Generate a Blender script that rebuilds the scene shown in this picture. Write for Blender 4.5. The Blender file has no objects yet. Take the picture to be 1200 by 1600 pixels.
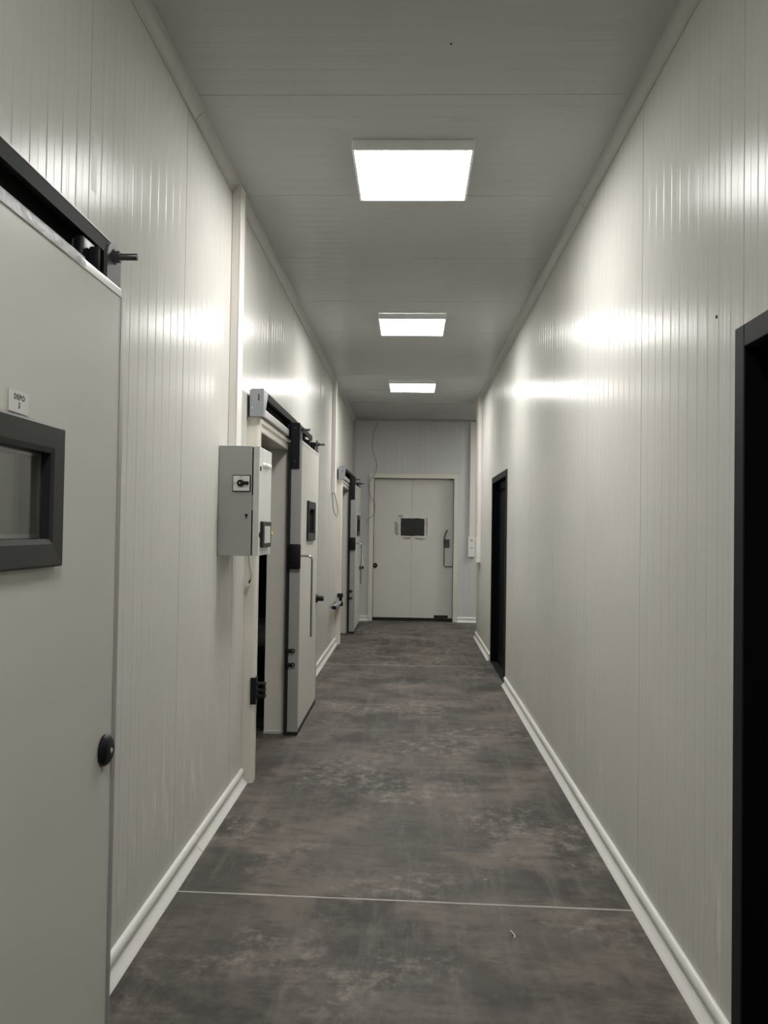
import bpy, bmesh, math, random
from mathutils import Vector, Matrix, noise
random.seed(7)
S = bpy.context.scene
COL = S.collection

# ------------------------------------------------------------------ camera
CZ = 1.55
def set_camera():
    f, pitch, yaw, roll = 1282.38, 0.0223, 0.0332, 0.0152
    fwd = Vector((-math.sin(yaw)*math.cos(pitch), math.cos(yaw)*math.cos(pitch), math.sin(pitch)))
    right = Vector((math.cos(yaw), math.sin(yaw), 0))
    up = right.cross(fwd)
    r2 = right*math.cos(roll) + up*math.sin(roll)
    u2 = -right*math.sin(roll) + up*math.cos(roll)
    m = Matrix((r2, u2, -fwd)).transposed().to_4x4()
    m.translation = (0, 0, CZ)
    cd = bpy.data.cameras.new('camera')
    cd.sensor_fit = 'HORIZONTAL'; cd.sensor_width = 36; cd.lens = f/1200*36
    cd.clip_start = 0.05; cd.clip_end = 100
    o = bpy.data.objects.new('camera', cd); o.matrix_world = m
    COL.objects.link(o); S.camera = o
set_camera()

# ------------------------------------------------------------------ world, exposure
W = bpy.data.worlds.new('world'); S.world = W; W.use_nodes = True
W.node_tree.nodes['Background'].inputs[0].default_value = (0.5, 0.55, 0.6, 1)
W.node_tree.nodes['Background'].inputs[1].default_value = 0.0
S.view_settings.view_transform = 'Standard'; S.view_settings.look = 'None'
S.view_settings.gamma = 1; S.view_settings.use_curve_mapping = False
S.view_settings.exposure = 0.0
LAMP = 38.0            # radiance of the lamp diffusers
S.cycles.max_bounces = 12; S.cycles.diffuse_bounces = 8; S.cycles.glossy_bounces = 6

# ------------------------------------------------------------------ dimensions
XL, XR, H, YB = -1.013, 0.975, 3.451, 14.08
YF = -3.0               # wall behind the camera
YC = 12.15              # end of the right wall, the corridor turns right
XO = 5.0                # end of the side corridor

# ------------------------------------------------------------------ materials
def mat(name, col, rough=0.5, metal=0.0, spec=0.5, var=0.0, vscale=6.0, bump=0.0, bscale=40.0, emit=0, stretch=(1,1,1)):
    m = bpy.data.materials.new(name); m.use_nodes = True
    nt = m.node_tree; N = nt.nodes; L = nt.links; b = N['Principled BSDF']
    c = (*col, 1)
    b.inputs['Base Color'].default_value = c
    b.inputs['Roughness'].default_value = rough; b.inputs['Metallic'].default_value = metal
    b.inputs['Specular IOR Level'].default_value = spec
    tc = N.new('ShaderNodeTexCoord'); mp = N.new('ShaderNodeMapping'); mp.inputs['Scale'].default_value = stretch
    geo = N.new('ShaderNodeNewGeometry'); L.new(geo.outputs['Position'], mp.inputs['Vector'])
    N.remove(tc)
    if var:
        n = N.new('ShaderNodeTexNoise'); n.inputs['Scale'].default_value = vscale; n.inputs['Detail'].default_value = 5
        L.new(mp.outputs[0], n.inputs['Vector'])
        mx = N.new('ShaderNodeMix'); mx.data_type = 'RGBA'
        mx.inputs[6].default_value = tuple(x*(1-var) for x in col)+(1,)
        mx.inputs[7].default_value = tuple(min(1, x*(1+var)) for x in col)+(1,)
        L.new(n.outputs[0], mx.inputs[0]); L.new(mx.outputs[2], b.inputs['Base Color'])
    if bump:
        n2 = N.new('ShaderNodeTexNoise'); n2.inputs['Scale'].default_value = bscale; n2.inputs['Detail'].default_value = 3
        L.new(mp.outputs[0], n2.inputs['Vector'])
        bp = N.new('ShaderNodeBump'); bp.inputs['Strength'].default_value = bump; bp.inputs['Distance'].default_value = 0.01
        L.new(n2.outputs[0], bp.inputs['Height']); L.new(bp.outputs[0], b.inputs['Normal'])
    if emit:
        b.inputs['Emission Color'].default_value = c; b.inputs['Emission Strength'].default_value = emit
    return m

def ramp(N, pts):
    r = N.new('ShaderNodeValToRGB'); e = r.color_ramp.elements
    while len(e) < len(pts): e.new(0.5)
    for k, (p_, c_) in enumerate(pts):
        e[k].position = p_; e[k].color = (c_, c_, c_, 1) if not isinstance(c_, tuple) else (*c_, 1)
    return r

def panel_mat(name, col, rough=0.24, scuff=True, spec=0.02, wave=(1, 1, 0.02), amp=0.003, coat=0.19):
    """painted sheet steel: faint tone drift, pale scuffs and streaks low on the wall"""
    m = mat(name, col, rough, 0, spec)
    nt = m.node_tree; N = nt.nodes; L = nt.links; b = N['Principled BSDF']
    geo = [n for n in N if n.type == 'NEW_GEOMETRY'][0]
    big = N.new('ShaderNodeTexNoise'); big.inputs['Scale'].default_value = 1.3; big.inputs['Detail'].default_value = 3
    L.new(geo.outputs['Position'], big.inputs['Vector'])
    r0 = ramp(N, [(0.3, tuple(x*0.96 for x in col)), (0.7, tuple(x*1.03 for x in col))])
    L.new(big.outputs[0], r0.inputs[0])
    last = r0.outputs[0]
    if scuff:
        mp = N.new('ShaderNodeMapping'); mp.inputs['Scale'].default_value = (9, 9, 1.4)
        mp.inputs['Rotation'].default_value = (0.35, 0, 0)
        L.new(geo.outputs['Position'], mp.inputs['Vector'])
        st = N.new('ShaderNodeTexNoise'); st.inputs['Scale'].default_value = 2.2; st.inputs['Detail'].default_value = 6; st.inputs['Roughness'].default_value = 0.65
        L.new(mp.outputs[0], st.inputs['Vector'])
        r1 = ramp(N, [(0.53, 0.0), (0.68, 1.0)]); L.new(st.outputs[0], r1.inputs[0])
        sp = N.new('ShaderNodeTexNoise'); sp.inputs['Scale'].default_value = 1.6; sp.inputs['Detail'].default_value = 2
        L.new(geo.outputs['Position'], sp.inputs['Vector'])
        r2 = ramp(N, [(0.45, 0.0), (0.62, 1.0)]); L.new(sp.outputs[0], r2.inputs[0])
        sx = N.new('ShaderNodeSeparateXYZ'); L.new(geo.outputs['Position'], sx.inputs[0])
        mr = N.new('ShaderNodeMapRange'); mr.inputs[1].default_value = 0.9; mr.inputs[2].default_value = 0.35
        mr.inputs[3].default_value = 0; mr.inputs[4].default_value = 0.75
        L.new(sx.outputs['Z'], mr.inputs[0])
        a = N.new('ShaderNodeMath'); a.operation = 'MULTIPLY'; L.new(r1.outputs[0], a.inputs[0]); L.new(r2.outputs[0], a.inputs[1])
        a2 = N.new('ShaderNodeMath'); a2.operation = 'MULTIPLY'; L.new(a.outputs[0], a2.inputs[0]); L.new(mr.outputs[0], a2.inputs[1])
        mx = N.new('ShaderNodeMix'); mx.data_type = 'RGBA'
        L.new(a2.outputs[0], mx.inputs[0]); L.new(last, mx.inputs[6]); mx.inputs[7].default_value = (0.86, 0.82, 0.76, 1)
        last = mx.outputs[2]
    L.new(last, b.inputs['Base Color'])
    if amp:   # roll-formed sheet is never quite flat: fine waviness across the rolling direction
        mw = N.new('ShaderNodeMapping'); mw.inputs['Scale'].default_value = wave; L.new(geo.outputs['Position'], mw.inputs['Vector'])
        nw = N.new('ShaderNodeTexNoise'); nw.inputs['Scale'].default_value = 40; nw.inputs['Detail'].default_value = 1
        L.new(mw.outputs[0], nw.inputs['Vector'])
        bp = N.new('ShaderNodeBump'); bp.inputs['Strength'].default_value = 1.0; bp.inputs['Distance'].default_value = amp
        L.new(nw.outputs[0], bp.inputs['Height']); L.new(bp.outputs[0], b.inputs['Coat Normal'])
        b.inputs['Coat Weight'].default_value = coat; b.inputs['Coat IOR'].default_value = 1.27; b.inputs['Coat Roughness'].default_value = rough
    return m

def floor_mat():
    """trowelled grey concrete: cloudy patches, pale scratches, small pale spots"""
    m = bpy.data.materials.new('floor_concrete'); m.use_nodes = True
    nt = m.node_tree; N = nt.nodes; L = nt.links; b = N['Principled BSDF']
    geo = N.new('ShaderNodeNewGeometry'); P = geo.outputs['Position']
    def nz(scale, detail, rough=0.5, sc=None, rot=0):
        v = P
        if sc:
            mp = N.new('ShaderNodeMapping'); mp.inputs['Scale'].default_value = sc; mp.inputs['Rotation'].default_value = (0, 0, rot)
            L.new(P, mp.inputs['Vector']); v = mp.outputs[0]
        n = N.new('ShaderNodeTexNoise'); n.inputs['Scale'].default_value = scale; n.inputs['Detail'].default_value = detail; n.inputs['Roughness'].default_value = rough
        L.new(v, n.inputs['Vector']); return n.outputs[0]
    def mix(f, a, c, blend='MIX'):
        x = N.new('ShaderNodeMix'); x.data_type = 'RGBA'; x.blend_type = blend
        L.new(f, x.inputs[0]); 
        if isinstance(a, tuple): x.inputs[6].default_value = (*a, 1)
        else: L.new(a, x.inputs[6])
        if isinstance(c, tuple): x.inputs[7].default_value = (*c, 1)
        else: L.new(c, x.inputs[7])
        return x.outputs[2]
    def mul(a, c):
        x = N.new('ShaderNodeMath'); x.operation = 'MULTIPLY'; L.new(a, x.inputs[0])
        if isinstance(c, float): x.inputs[1].default_value = c
        else: L.new(c, x.inputs[1])
        return x.outputs[0]
    def rmp(v, lo, hi, a=0.0, c=1.0):
        r = ramp(N, [(lo, a), (hi, c)]); L.new(v, r.inputs[0]); return r.outputs[0]
    dark, mid, warm = (0.064, 0.059, 0.053), (0.112, 0.099, 0.087), (0.165, 0.141, 0.119)
    base = mix(rmp(nz(1.7, 6, 0.6), 0.42, 0.58), dark, mid)
    base = mix(mul(rmp(nz(2.3, 7, 0.62, (1, 1, 1), 0.6), 0.47, 0.6), 0.9), base, warm)
    # trowel sweeps
    base = mix(mul(rmp(nz(5.0, 6, 0.7, (0.6, 2.2, 1), 0.3), 0.5, 0.64), 0.6), base, (0.045, 0.044, 0.041))
    base = mix(mul(rmp(nz(4.0, 8, 0.7, (2.4, 0.3, 1), 0.1), 0.5, 0.64), 0.42), base, (0.19, 0.172, 0.15))
    # pale worn blotches, broken up
    bl = mul(rmp(nz(1.3, 3), 0.48, 0.6), rmp(nz(13, 8, 0.72), 0.48, 0.64))
    base = mix(mul(bl, 0.75), base, (0.30, 0.265, 0.225))
    # small pale spots
    vo = N.new('ShaderNodeTexVoronoi'); vo.inputs['Scale'].default_value = 7; vo.inputs['Randomness'].default_value = 1; L.new(P, vo.inputs['Vector'])
    spot = mul(rmp(vo.outputs['Distance'], 0.03, 0.09, 1.0, 0.0), rmp(nz(3.1, 2), 0.55, 0.62))
    base = mix(mul(spot, 0.7), base, (0.34, 0.31, 0.275))
    L.new(base, b.inputs['Base Color'])
    rr = N.new('ShaderNodeMapRange'); rr.inputs[3].default_value = 0.5; rr.inputs[4].default_value = 0.7
    L.new(nz(2.0, 5), rr.inputs[0]); L.new(rr.outputs[0], b.inputs['Roughness'])
    b.inputs['Specular IOR Level'].default_value = 0.3
    bp = N.new('ShaderNodeBump'); bp.inputs['Strength'].default_value = 0.12; bp.inputs['Distance'].default_value = 0.01
    L.new(nz(18, 8, 0.65), bp.inputs['Height']); L.new(bp.outputs[0], b.inputs['Normal'])
    return m

PANEL = (0.625, 0.612, 0.572)
M = dict(
    panel=panel_mat('wall_panel_paint', PANEL),
    panel_back=panel_mat('back_panel_paint', (0.60, 0.61, 0.60), 0.3, False),
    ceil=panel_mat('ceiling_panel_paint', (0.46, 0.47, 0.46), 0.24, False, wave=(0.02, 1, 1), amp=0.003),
    core=mat('panel_core', (0.30, 0.29, 0.26), 0.7, var=0.1),
    shell=mat('shade_black_shell', (0.015, 0.016, 0.018), 0.8, var=0.1),  # near-black so the stores look unlit: shade put into the wall colour
    floor=floor_mat(),
    sealant=mat('joint_sealant', (0.42, 0.40, 0.36), 0.7, var=0.25, vscale=30),
    pvc=mat('white_pvc', (0.80, 0.79, 0.75), 0.3, var=0.05, vscale=9),
    cove=mat('cove_profile', (0.47, 0.465, 0.44), 0.35, var=0.03),
    trunk=mat('trunking_plastic', (0.80, 0.77, 0.72), 0.35, var=0.03),
    leaf=panel_mat('door_leaf_paint', (0.64, 0.626, 0.575), 0.36, False, spec=0.12, amp=0),
    leaf_back=mat('back_leaf_paint', (0.66, 0.655, 0.60), 0.42, var=0.06, vscale=3),
    frame=mat('door_frame_paint', (0.70, 0.67, 0.60), 0.35, var=0.04),
    alu=mat('satin_aluminium', (0.36, 0.355, 0.34), 0.42, 0.2, var=0.06, vscale=12, stretch=(1, 1, 0.2)),
    alu_light=mat('light_aluminium', (0.66, 0.65, 0.62), 0.35, 0.3, var=0.05),
    rail=mat('rail_steel', (0.022, 0.022, 0.021), 0.6, 0.0, 0.06, var=0.2),
    cap=mat('grey_end_cap', (0.27, 0.285, 0.30), 0.4, 0.1, var=0.08),
    black=mat('black_plastic', (0.008, 0.009, 0.011), 0.4, 0, 0.25, var=0.2),
    rubber=mat('black_rubber', (0.008, 0.009, 0.011), 0.7, var=0.2),
    dgrey=mat('dark_bracket_steel', (0.085, 0.083, 0.082), 0.42, 0.5, var=0.15),
    bolt=mat('bolt_steel', (0.11, 0.11, 0.11), 0.35, 0.8, var=0.15, vscale=60),
    winframe=mat('anthracite_plastic', (0.016, 0.018, 0.018), 0.42, 0, 0.35, var=0.1),
    chrome=mat('brushed_steel', (0.55, 0.52, 0.48), 0.22, 1.0, var=0.05),
    leafdark=mat('dark_door_aluminium', (0.004, 0.0045, 0.006), 0.5, 0, 0.1, var=0.1),
    anth=mat('anthracite_aluminium', (0.020, 0.0205, 0.021), 0.55, 0, 0.1, var=0.08),
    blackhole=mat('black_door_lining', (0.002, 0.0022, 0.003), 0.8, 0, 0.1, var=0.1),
    cab_shaded=mat('cabinet_paint_shaded', (0.40, 0.415, 0.40), 0.42, var=0.03, bump=0.04, bscale=250),  # same grey paint as the front, the side's shade put into the colour
    cab_lit=mat('cabinet_paint_lit', (0.66, 0.66, 0.63), 0.4, var=0.13, vscale=16, bump=0.04, bscale=250),  # paler copy for the lit front, with smudgy tone drift
    white=mat('white_plastic', (0.85, 0.84, 0.80), 0.35, var=0.02),
    paper=mat('label_paper', (0.72, 0.70, 0.67), 0.5, var=0.03),
    ink=mat('printed_ink', (0.02, 0.02, 0.022), 0.6, var=0.1),
    screen=mat('display_glass', (0.62, 0.63, 0.61), 0.3, var=0.25, vscale=60),
    yellow=mat('yellow_plastic', (0.75, 0.55, 0.05), 0.35, var=0.05),
    lampbody=mat('lamp_body_paint', (0.90, 0.91, 0.91), 0.4, var=0.02),
    lamp=mat('lamp_diffuser', (1.0, 0.99, 0.965), 0.5, emit=LAMP),
    wire=mat('grey_wire', (0.28, 0.28, 0.26), 0.5, var=0.1),
    dirt=mat('adhesive_residue', (0.34, 0.33, 0.28), 0.7, var=0.45, vscale=40),
)
# real glass: thin dark panes of the inspection windows
def glass_mat(name, tint, rough=0.03):
    m = bpy.data.materials.new(name); m.use_nodes = True
    b = m.node_tree.nodes['Principled BSDF']
    b.inputs['Base Color'].default_value = (*tint, 1); b.inputs['Roughness'].default_value = rough
    b.inputs['Transmission Weight'].default_value = 1.0; b.inputs['IOR'].default_value = 1.45
    return m
M['glass'] = glass_mat('window_glass', (0.80, 0.84, 0.82))
def film_mat():
    m = mat('clear_peel_film', (0.50, 0.51, 0.51), 0.4, 0, 0.2, var=0.1, vscale=30, bump=0.5, bscale=45)
    m.node_tree.nodes['Principled BSDF'].inputs['Alpha'].default_value = 0.75
    return m
M['film'] = film_mat()
M['tape'] = mat('old_clear_tape', (0.60, 0.585, 0.55), 0.42, 0, 0.25, var=0.05, vscale=30)
M['tape'].node_tree.nodes['Principled BSDF'].inputs['Alpha'].default_value = 0.6

# ------------------------------------------------------------------ mesh helpers
def world_loc(o):
    v = Vector((0, 0, 0))
    while o is not None: v += o.location; o = o.parent
    return v
def obj(name, bm, m, parent=None, smooth=False):
    if parent is not None:
        bmesh.ops.translate(bm, verts=bm.verts, vec=-world_loc(parent))
    bmesh.ops.recalc_face_normals(bm, faces=bm.faces)
    me = bpy.data.meshes.new(name); bm.to_mesh(me); bm.free()
    if smooth:
        for p in me.polygons: p.use_smooth = True
        if smooth != 'all': me.set_sharp_from_angle(angle=math.radians(38))
    me.materials.append(M[m] if isinstance(m, str) else m)
    o = bpy.data.objects.new(name, me); COL.objects.link(o)
    if parent is not None: o.parent = parent
    return o
def empty(name, loc, label=None, cat=None, group=None, kind=None):
    o = bpy.data.objects.new(name, None); COL.objects.link(o); o.location = loc; o.empty_display_size = 0.1
    return tag(o, label, cat, group, kind)
def tag(o, label=None, cat=None, group=None, kind=None):
    for k, v in (('label', label), ('category', cat), ('group', group), ('kind', kind)):
        if v: o[k] = v
    return o
def B(): return bmesh.new()
def box(bm, x0, x1, y0, y1, z0, z1, bev=0.0, seg=2):
    x0, x1 = sorted((x0, x1)); y0, y1 = sorted((y0, y1)); z0, z1 = sorted((z0, z1))
    r = bmesh.ops.create_cube(bm, size=1)
    vs = r['verts']
    for v in vs:
        v.co = Vector(((x0+x1)/2+v.co.x*(x1-x0), (y0+y1)/2+v.co.y*(y1-y0), (z0+z1)/2+v.co.z*(z1-z0)))
    if bev:
        es = list({e for v in vs for e in v.link_edges})
        bmesh.ops.bevel(bm, geom=es, offset=bev, segments=seg, profile=0.5, affect='EDGES')
    return bm
def bx(*a, **k): return box(B(), *a, **k)
def cyl(bm, p0, p1, r, seg=16, r1=None):
    p0, p1 = Vector(p0), Vector(p1); d = p1-p0
    q = d.to_track_quat('Z', 'Y').to_matrix().to_4x4(); q.translation = (p0+p1)/2
    bmesh.ops.create_cone(bm, cap_ends=True, segments=seg, radius1=r, radius2=r if r1 is None else r1, depth=d.length, matrix=q)
    return bm
def lathe(bm, origin, axis, prof, seg=24):
    """prof: list of (distance along axis, radius)"""
    a = Vector(axis).normalized(); q = a.to_track_quat('Z', 'Y').to_matrix(); o = Vector(origin)
    rings = []
    for t, r in prof:
        if r < 1e-6: rings.append([bm.verts.new(o+a*t)])
        else: rings.append([bm.verts.new(o+q @ Vector((r*math.cos(2*math.pi*k/seg), r*math.sin(2*math.pi*k/seg), t))) for k in range(seg)])
    for A, C in zip(rings, rings[1:]):
        for k in range(seg):
            if len(A) == 1 and len(C) == 1: continue
            if len(A) == 1: bm.faces.new((A[0], C[k], C[(k+1) % seg]))
            elif len(C) == 1: bm.faces.new((A[k], C[0], A[(k+1) % seg]))
            else: bm.faces.new((A[k], C[k], C[(k+1) % seg], A[(k+1) % seg]))
    return bm
def tube(bm, pts, r, seg=8):
    pts = [Vector(p) for p in pts]; rings = []; up = Vector((0.123, 0.77, 0.41))
    for i, p in enumerate(pts):
        t = (pts[min(i+1, len(pts)-1)]-pts[max(i-1, 0)]).normalized()
        s = t.cross(up).normalized(); up = s.cross(t).normalized()
        rings.append([bm.verts.new(p+(s*math.cos(2*math.pi*k/seg)+up*math.sin(2*math.pi*k/seg))*r) for k in range(seg)])
    for A, C in zip(rings, rings[1:]):
        for k in range(seg): bm.faces.new((A[k], A[(k+1) % seg], C[(k+1) % seg], C[k]))
    bm.faces.new(rings[0]); bm.faces.new(rings[-1][::-1])
    return bm
def smooth_path(pts, n=6):
    """Catmull-Rom through the points"""
    P = [Vector(p) for p in pts]; P = [2*P[0]-P[1]]+P+[2*P[-1]-P[-2]]; out = []
    for i in range(1, len(P)-2):
        for k in range(n):
            t = k/n; a, b_, c, d = P[i-1:i+3]
            out.append(0.5*((2*b_)+(c-a)*t+(2*a-5*b_+4*c-d)*t*t+(3*b_-a-3*c+d)*t**3))
    return out+[P[-2]]
def prism(bm, poly, axis, a0, a1):
    """polygon (u,v) extruded along axis: 'x' -> (y,z), 'y' -> (x,z), 'z' -> (x,y)"""
    def pt(u, v, a): return {'x': (a, u, v), 'y': (u, a, v), 'z': (u, v, a)}[axis]
    A = [bm.verts.new(pt(u, v, a0)) for u, v in poly]; C = [bm.verts.new(pt(u, v, a1)) for u, v in poly]
    n = len(poly)
    for k in range(n): bm.faces.new((A[k], A[(k+1) % n], C[(k+1) % n], C[k]))
    bm.faces.new(A); bm.faces.new(C[::-1])
    return bm
def text_mesh(name, s, size, m, parent, origin, xdir, ydir, align='CENTER', bold=0.0, spacing=1.0):
    cu = bpy.data.curves.new('t', 'FONT'); cu.body = s; cu.size = size; cu.align_x = align; cu.align_y = 'CENTER'
    cu.extrude = 0.0004; cu.offset = bold; cu.space_character = spacing; cu.resolution_u = 3
    t = bpy.data.objects.new('t', cu); COL.objects.link(t)
    dg = bpy.context.evaluated_depsgraph_get(); me = bpy.data.meshes.new_from_object(t.evaluated_get(dg))
    bpy.data.objects.remove(t); bpy.data.curves.remove(cu)
    X = Vector(xdir); Y = Vector(ydir); Z = X.cross(Y); o = Vector(origin)-world_loc(parent)
    for v in me.vertices: v.co = o+X*v.co.x+Y*v.co.y+Z*v.co.z
    me.name = name; me.materials.clear(); me.materials.append(M[m])
    ob = bpy.data.objects.new(name, me); COL.objects.link(ob); ob.parent = parent
    return ob

# ------------------------------------------------------------------ ribbed sandwich panels
RIB, NRIB, DEEP = 0.098, 11, 0.0011
PITCH = RIB*NRIB
def rib_profile(a, b, origin, DEEP=DEEP):
    """(s, depth) of the sheet between a and b; ribs counted from the panel's own joint at origin"""
    pts = []
    e = 0.0007
    base = [(0.0, 0.002), (0.002, 0.0)]
    for k in range(NRIB):
        s = k*RIB
        if k: base += [(s-0.0028, DEEP), (s+0.0028, 0.0)]
        base += [(s+0.0462, 0.0), (s+0.0518, DEEP)]
    base += [(PITCH-0.002, DEEP), (PITCH-0.0002, 0.003)]
    def dep(s):
        for (s0, d0), (s1, d1) in zip(base, base[1:]):
            if s0 <= s <= s1: return d0+(d1-d0)*(s-s0)/max(1e-9, s1-s0)
        return base[0][1] if s < base[0][0] else base[-1][1]
    g = e if a-origin < 1e-6 else 0
    a2, b2 = max(a, origin+g), min(b, origin+PITCH-e)
    pts = [(a2, dep(a2-origin))]+[(origin+s, d) for s, d in base if a2 < origin+s < b2]+[(b2, dep(b2-origin))]
    return pts
def panel_block(bm, a, b, t0, t1, origin, place, thick=0.04, deep=DEEP):
    """profile runs along s, extruded from t0 to t1; place(s, depth, t) -> world point"""
    pr = rib_profile(a, b, origin, deep)
    poly = pr+[(pr[-1][0], thick), (pr[0][0], thick)]
    A = [bm.verts.new(place(s, d, t0)) for s, d in poly]; C = [bm.verts.new(place(s, d, t1)) for s, d in poly]
    n = len(poly)
    for k in range(n): bm.faces.new((A[k], A[(k+1) % n], C[(k+1) % n], C[k]))
    bm.faces.new(A); bm.faces.new(C[::-1])
def panelled(parent, s0, s1, joint, t0, t1, place, m, holes=(), deep=DEEP):
    """panels as parts of a wall or ceiling; holes = (sa, sb, ta, tb)"""
    k = math.floor((s0-joint)/PITCH)
    while joint+k*PITCH < s1-1e-6:
        o = joint+k*PITCH; a, b = max(o, s0), min(o+PITCH, s1); k += 1
        if b-a < 0.02: continue
        cuts = sorted({a, b}|{h for H_ in holes for h in H_[:2] if a < h < b})
        bm = B(); any_ = False
        for u, v in zip(cuts, cuts[1:]):
            if v-u < 0.004: continue
            spans = [(t0, t1)]
            for sa, sb, ta, tb in holes:
                if sa <= (u+v)/2 <= sb:
                    spans = [q for (p, r) in spans for q in ((p, min(r, ta)), (max(p, tb), r)) if q[1]-q[0] > 0.01]
            for p, r in spans:
                panel_block(bm, u, v, p, r, o, place, deep=deep); any_ = True
        if any_: obj('panel', bm, m, parent)
        else: bm.free()
def slab_with_holes(place_box, s0, s1, t0, t1, holes):
    bm = B(); cuts = sorted({s0, s1}|{h for H_ in holes for h in H_[:2]})
    for u, v in zip(cuts, cuts[1:]):
        spans = [(t0, t1)]
        for sa, sb, ta, tb in holes:
            if sa <= (u+v)/2 <= sb:
                spans = [q for (p, r) in spans for q in ((p, min(r, ta)), (max(p, tb), r)) if q[1]-q[0] > 0.01]
        for p, r in spans: place_box(bm, u, v, p, r)
    return bm

# ------------------------------------------------------------------ openings
LEAVES = (1.125, 6.16, 12.28)                    # near edge of each sliding leaf, all slid open away from us
L_HOLES = [(y-1.078, y+0.068, -1, 2.156) for y in LEAVES]
R_HOLES = [(1.02, 2.49, -1, 2.17), (8.40, 9.90, -1, 2.197)]
BK = (-0.645, 0.727, 2.448)                      # back door opening x0 x1 top

# floor, in slabs between the sealed joints
fl = tag(obj('floor', bx(-3.2, XO+0.2, YF-0.2, YB+0.5, -0.2, -0.03), 'core'), kind='structure')
def slab(ya0, ya1, yb0, yb1):
    """joint lines run slightly askew: y at the left and right side"""
    bm = B(); x0, x1 = -3.2, XO+0.2
    prism(bm, [(x0, ya0), (x1, ya1), (x1, yb1), (x0, yb0)], 'z', -0.03, 0.0)
    return bm
def jy(y0, x): return y0-0.0277*x                 # joint skew
J1, J2, g = 3.474, 9.477, 0.006
X0, X1 = -3.2, XO+0.2
obj('slab', slab(YF-0.2, YF-0.2, jy(J1, X0)-g, jy(J1, X1)-g), 'floor', fl)
obj('slab', slab(jy(J1, X0)+g, jy(J1, X1)+g, J2-g, J2-g), 'floor', fl)
obj('slab', slab(J2+g, J2+g, YB+0.5, YB+0.5), 'floor', fl)
def joint_strip(y0, skew, w):
    bm = B(); n = 60; top = []
    for k in range(n+1):
        x = -1.0+2.0*k/n; y = (jy(y0, x) if skew else y0)
        ww = w*(0.75+0.5*noise.noise(Vector((x*9, y0, 0.3)))); dz = 0.0006*noise.noise(Vector((x*14, y0, 4)))
        top.append((bm.verts.new((x, y-ww, -0.004)), bm.verts.new((x, y-ww*0.3, 0.0006+dz)), bm.verts.new((x, y+ww*0.6, 0.0008+dz)), bm.verts.new((x, y+ww, -0.004))))
    for A, C in zip(top, top[1:]):
        for k in range(3): bm.faces.new((A[k], A[k+1], C[k+1], C[k]))
    return bm
obj('joint_filler', joint_strip(J1, True, 0.0115), 'sealant', fl)
obj('joint_filler', joint_strip(J2, False, 0.0085), 'sealant', fl)

# walls
wl = tag(obj('wall_left', slab_with_holes(lambda bm, u, v, p, r: box(bm, XL-0.078, XL-0.042, u, v, p, r), YF, YB+0.1, 0, H+0.1, L_HOLES), 'core'), kind='structure')
panelled(wl, YF, YB, 2.49-3*PITCH, 0.0, H, lambda s, d, t: (XL-d, s, t), 'panel', L_HOLES)
wr = tag(obj('wall_right', slab_with_holes(lambda bm, u, v, p, r: box(bm, XR+0.042, XR+0.078, u, v, p, r), YF, YC, 0, H+0.1, R_HOLES), 'core'), kind='structure')
panelled(wr, YF, YC, 3.53-4*PITCH, 0.0, H, lambda s, d, t: (XR+d, s, t), 'panel', R_HOLES)
box_end = obj('end_panel', bx(XR+0.002, XR+0.078, YC, YC+0.012, 0, H), 'panel', wr)
wb = tag(obj('wall_back', slab_with_holes(lambda bm, u, v, p, r: box(bm, u, v, YB+0.042, YB+0.2, p, r), XL-0.1, XO+0.1, 0, H+0.1, [(BK[0], BK[1], -1, BK[2])]), 'core'), kind='structure')
panelled(wb, XL, XO, -0.95-PITCH, 0.0, H, lambda s, d, t: (s, YB+d, t), 'panel_back', [(BK[0], BK[1], -1, BK[2])])
wc = tag(obj('wall_corner', bx(XR+0.08, XO, YC-0.08, YC-0.042, 0, H), 'core'), kind='structure')
panelled(wc, XR+0.08, XO, XR+0.08, 0.0, H, lambda s, d, t: (s, YC-d, t), 'panel')
wf = tag(obj('wall_front', bx(XL-0.1, XR+0.1, YF-0.1, YF-0.042, 0, H), 'core'), kind='structure')
panelled(wf, XL, XR, XL, 0.0, H, lambda s, d, t: (s, YF-d, t), 'panel')
we = tag(obj('wall_end', bx(XO+0.042, XO+0.1, YC, YB+0.1, 0, H), 'core'), kind='structure')
panelled(we, YC, YB, YC, 0.0, H, lambda s, d, t: (XO+d, s, t), 'panel')
# cold stores behind the left wall, their darkness put into near-black wall colour
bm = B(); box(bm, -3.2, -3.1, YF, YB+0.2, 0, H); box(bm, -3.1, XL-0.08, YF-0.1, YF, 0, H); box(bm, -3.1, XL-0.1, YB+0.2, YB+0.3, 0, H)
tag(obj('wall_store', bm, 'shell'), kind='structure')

# ceiling
ce = tag(obj('ceiling', bx(-3.2, XO+0.1, YF-0.1, YB+0.2, H+0.05, H+0.1), 'core'), kind='structure')
CPL = lambda s, d, t: (t, s, H+d)
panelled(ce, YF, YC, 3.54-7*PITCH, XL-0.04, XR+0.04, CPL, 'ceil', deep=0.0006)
panelled(ce, YC, YB, 3.54-7*PITCH, XL-0.04, XO, CPL, 'ceil', deep=0.0006)

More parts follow.
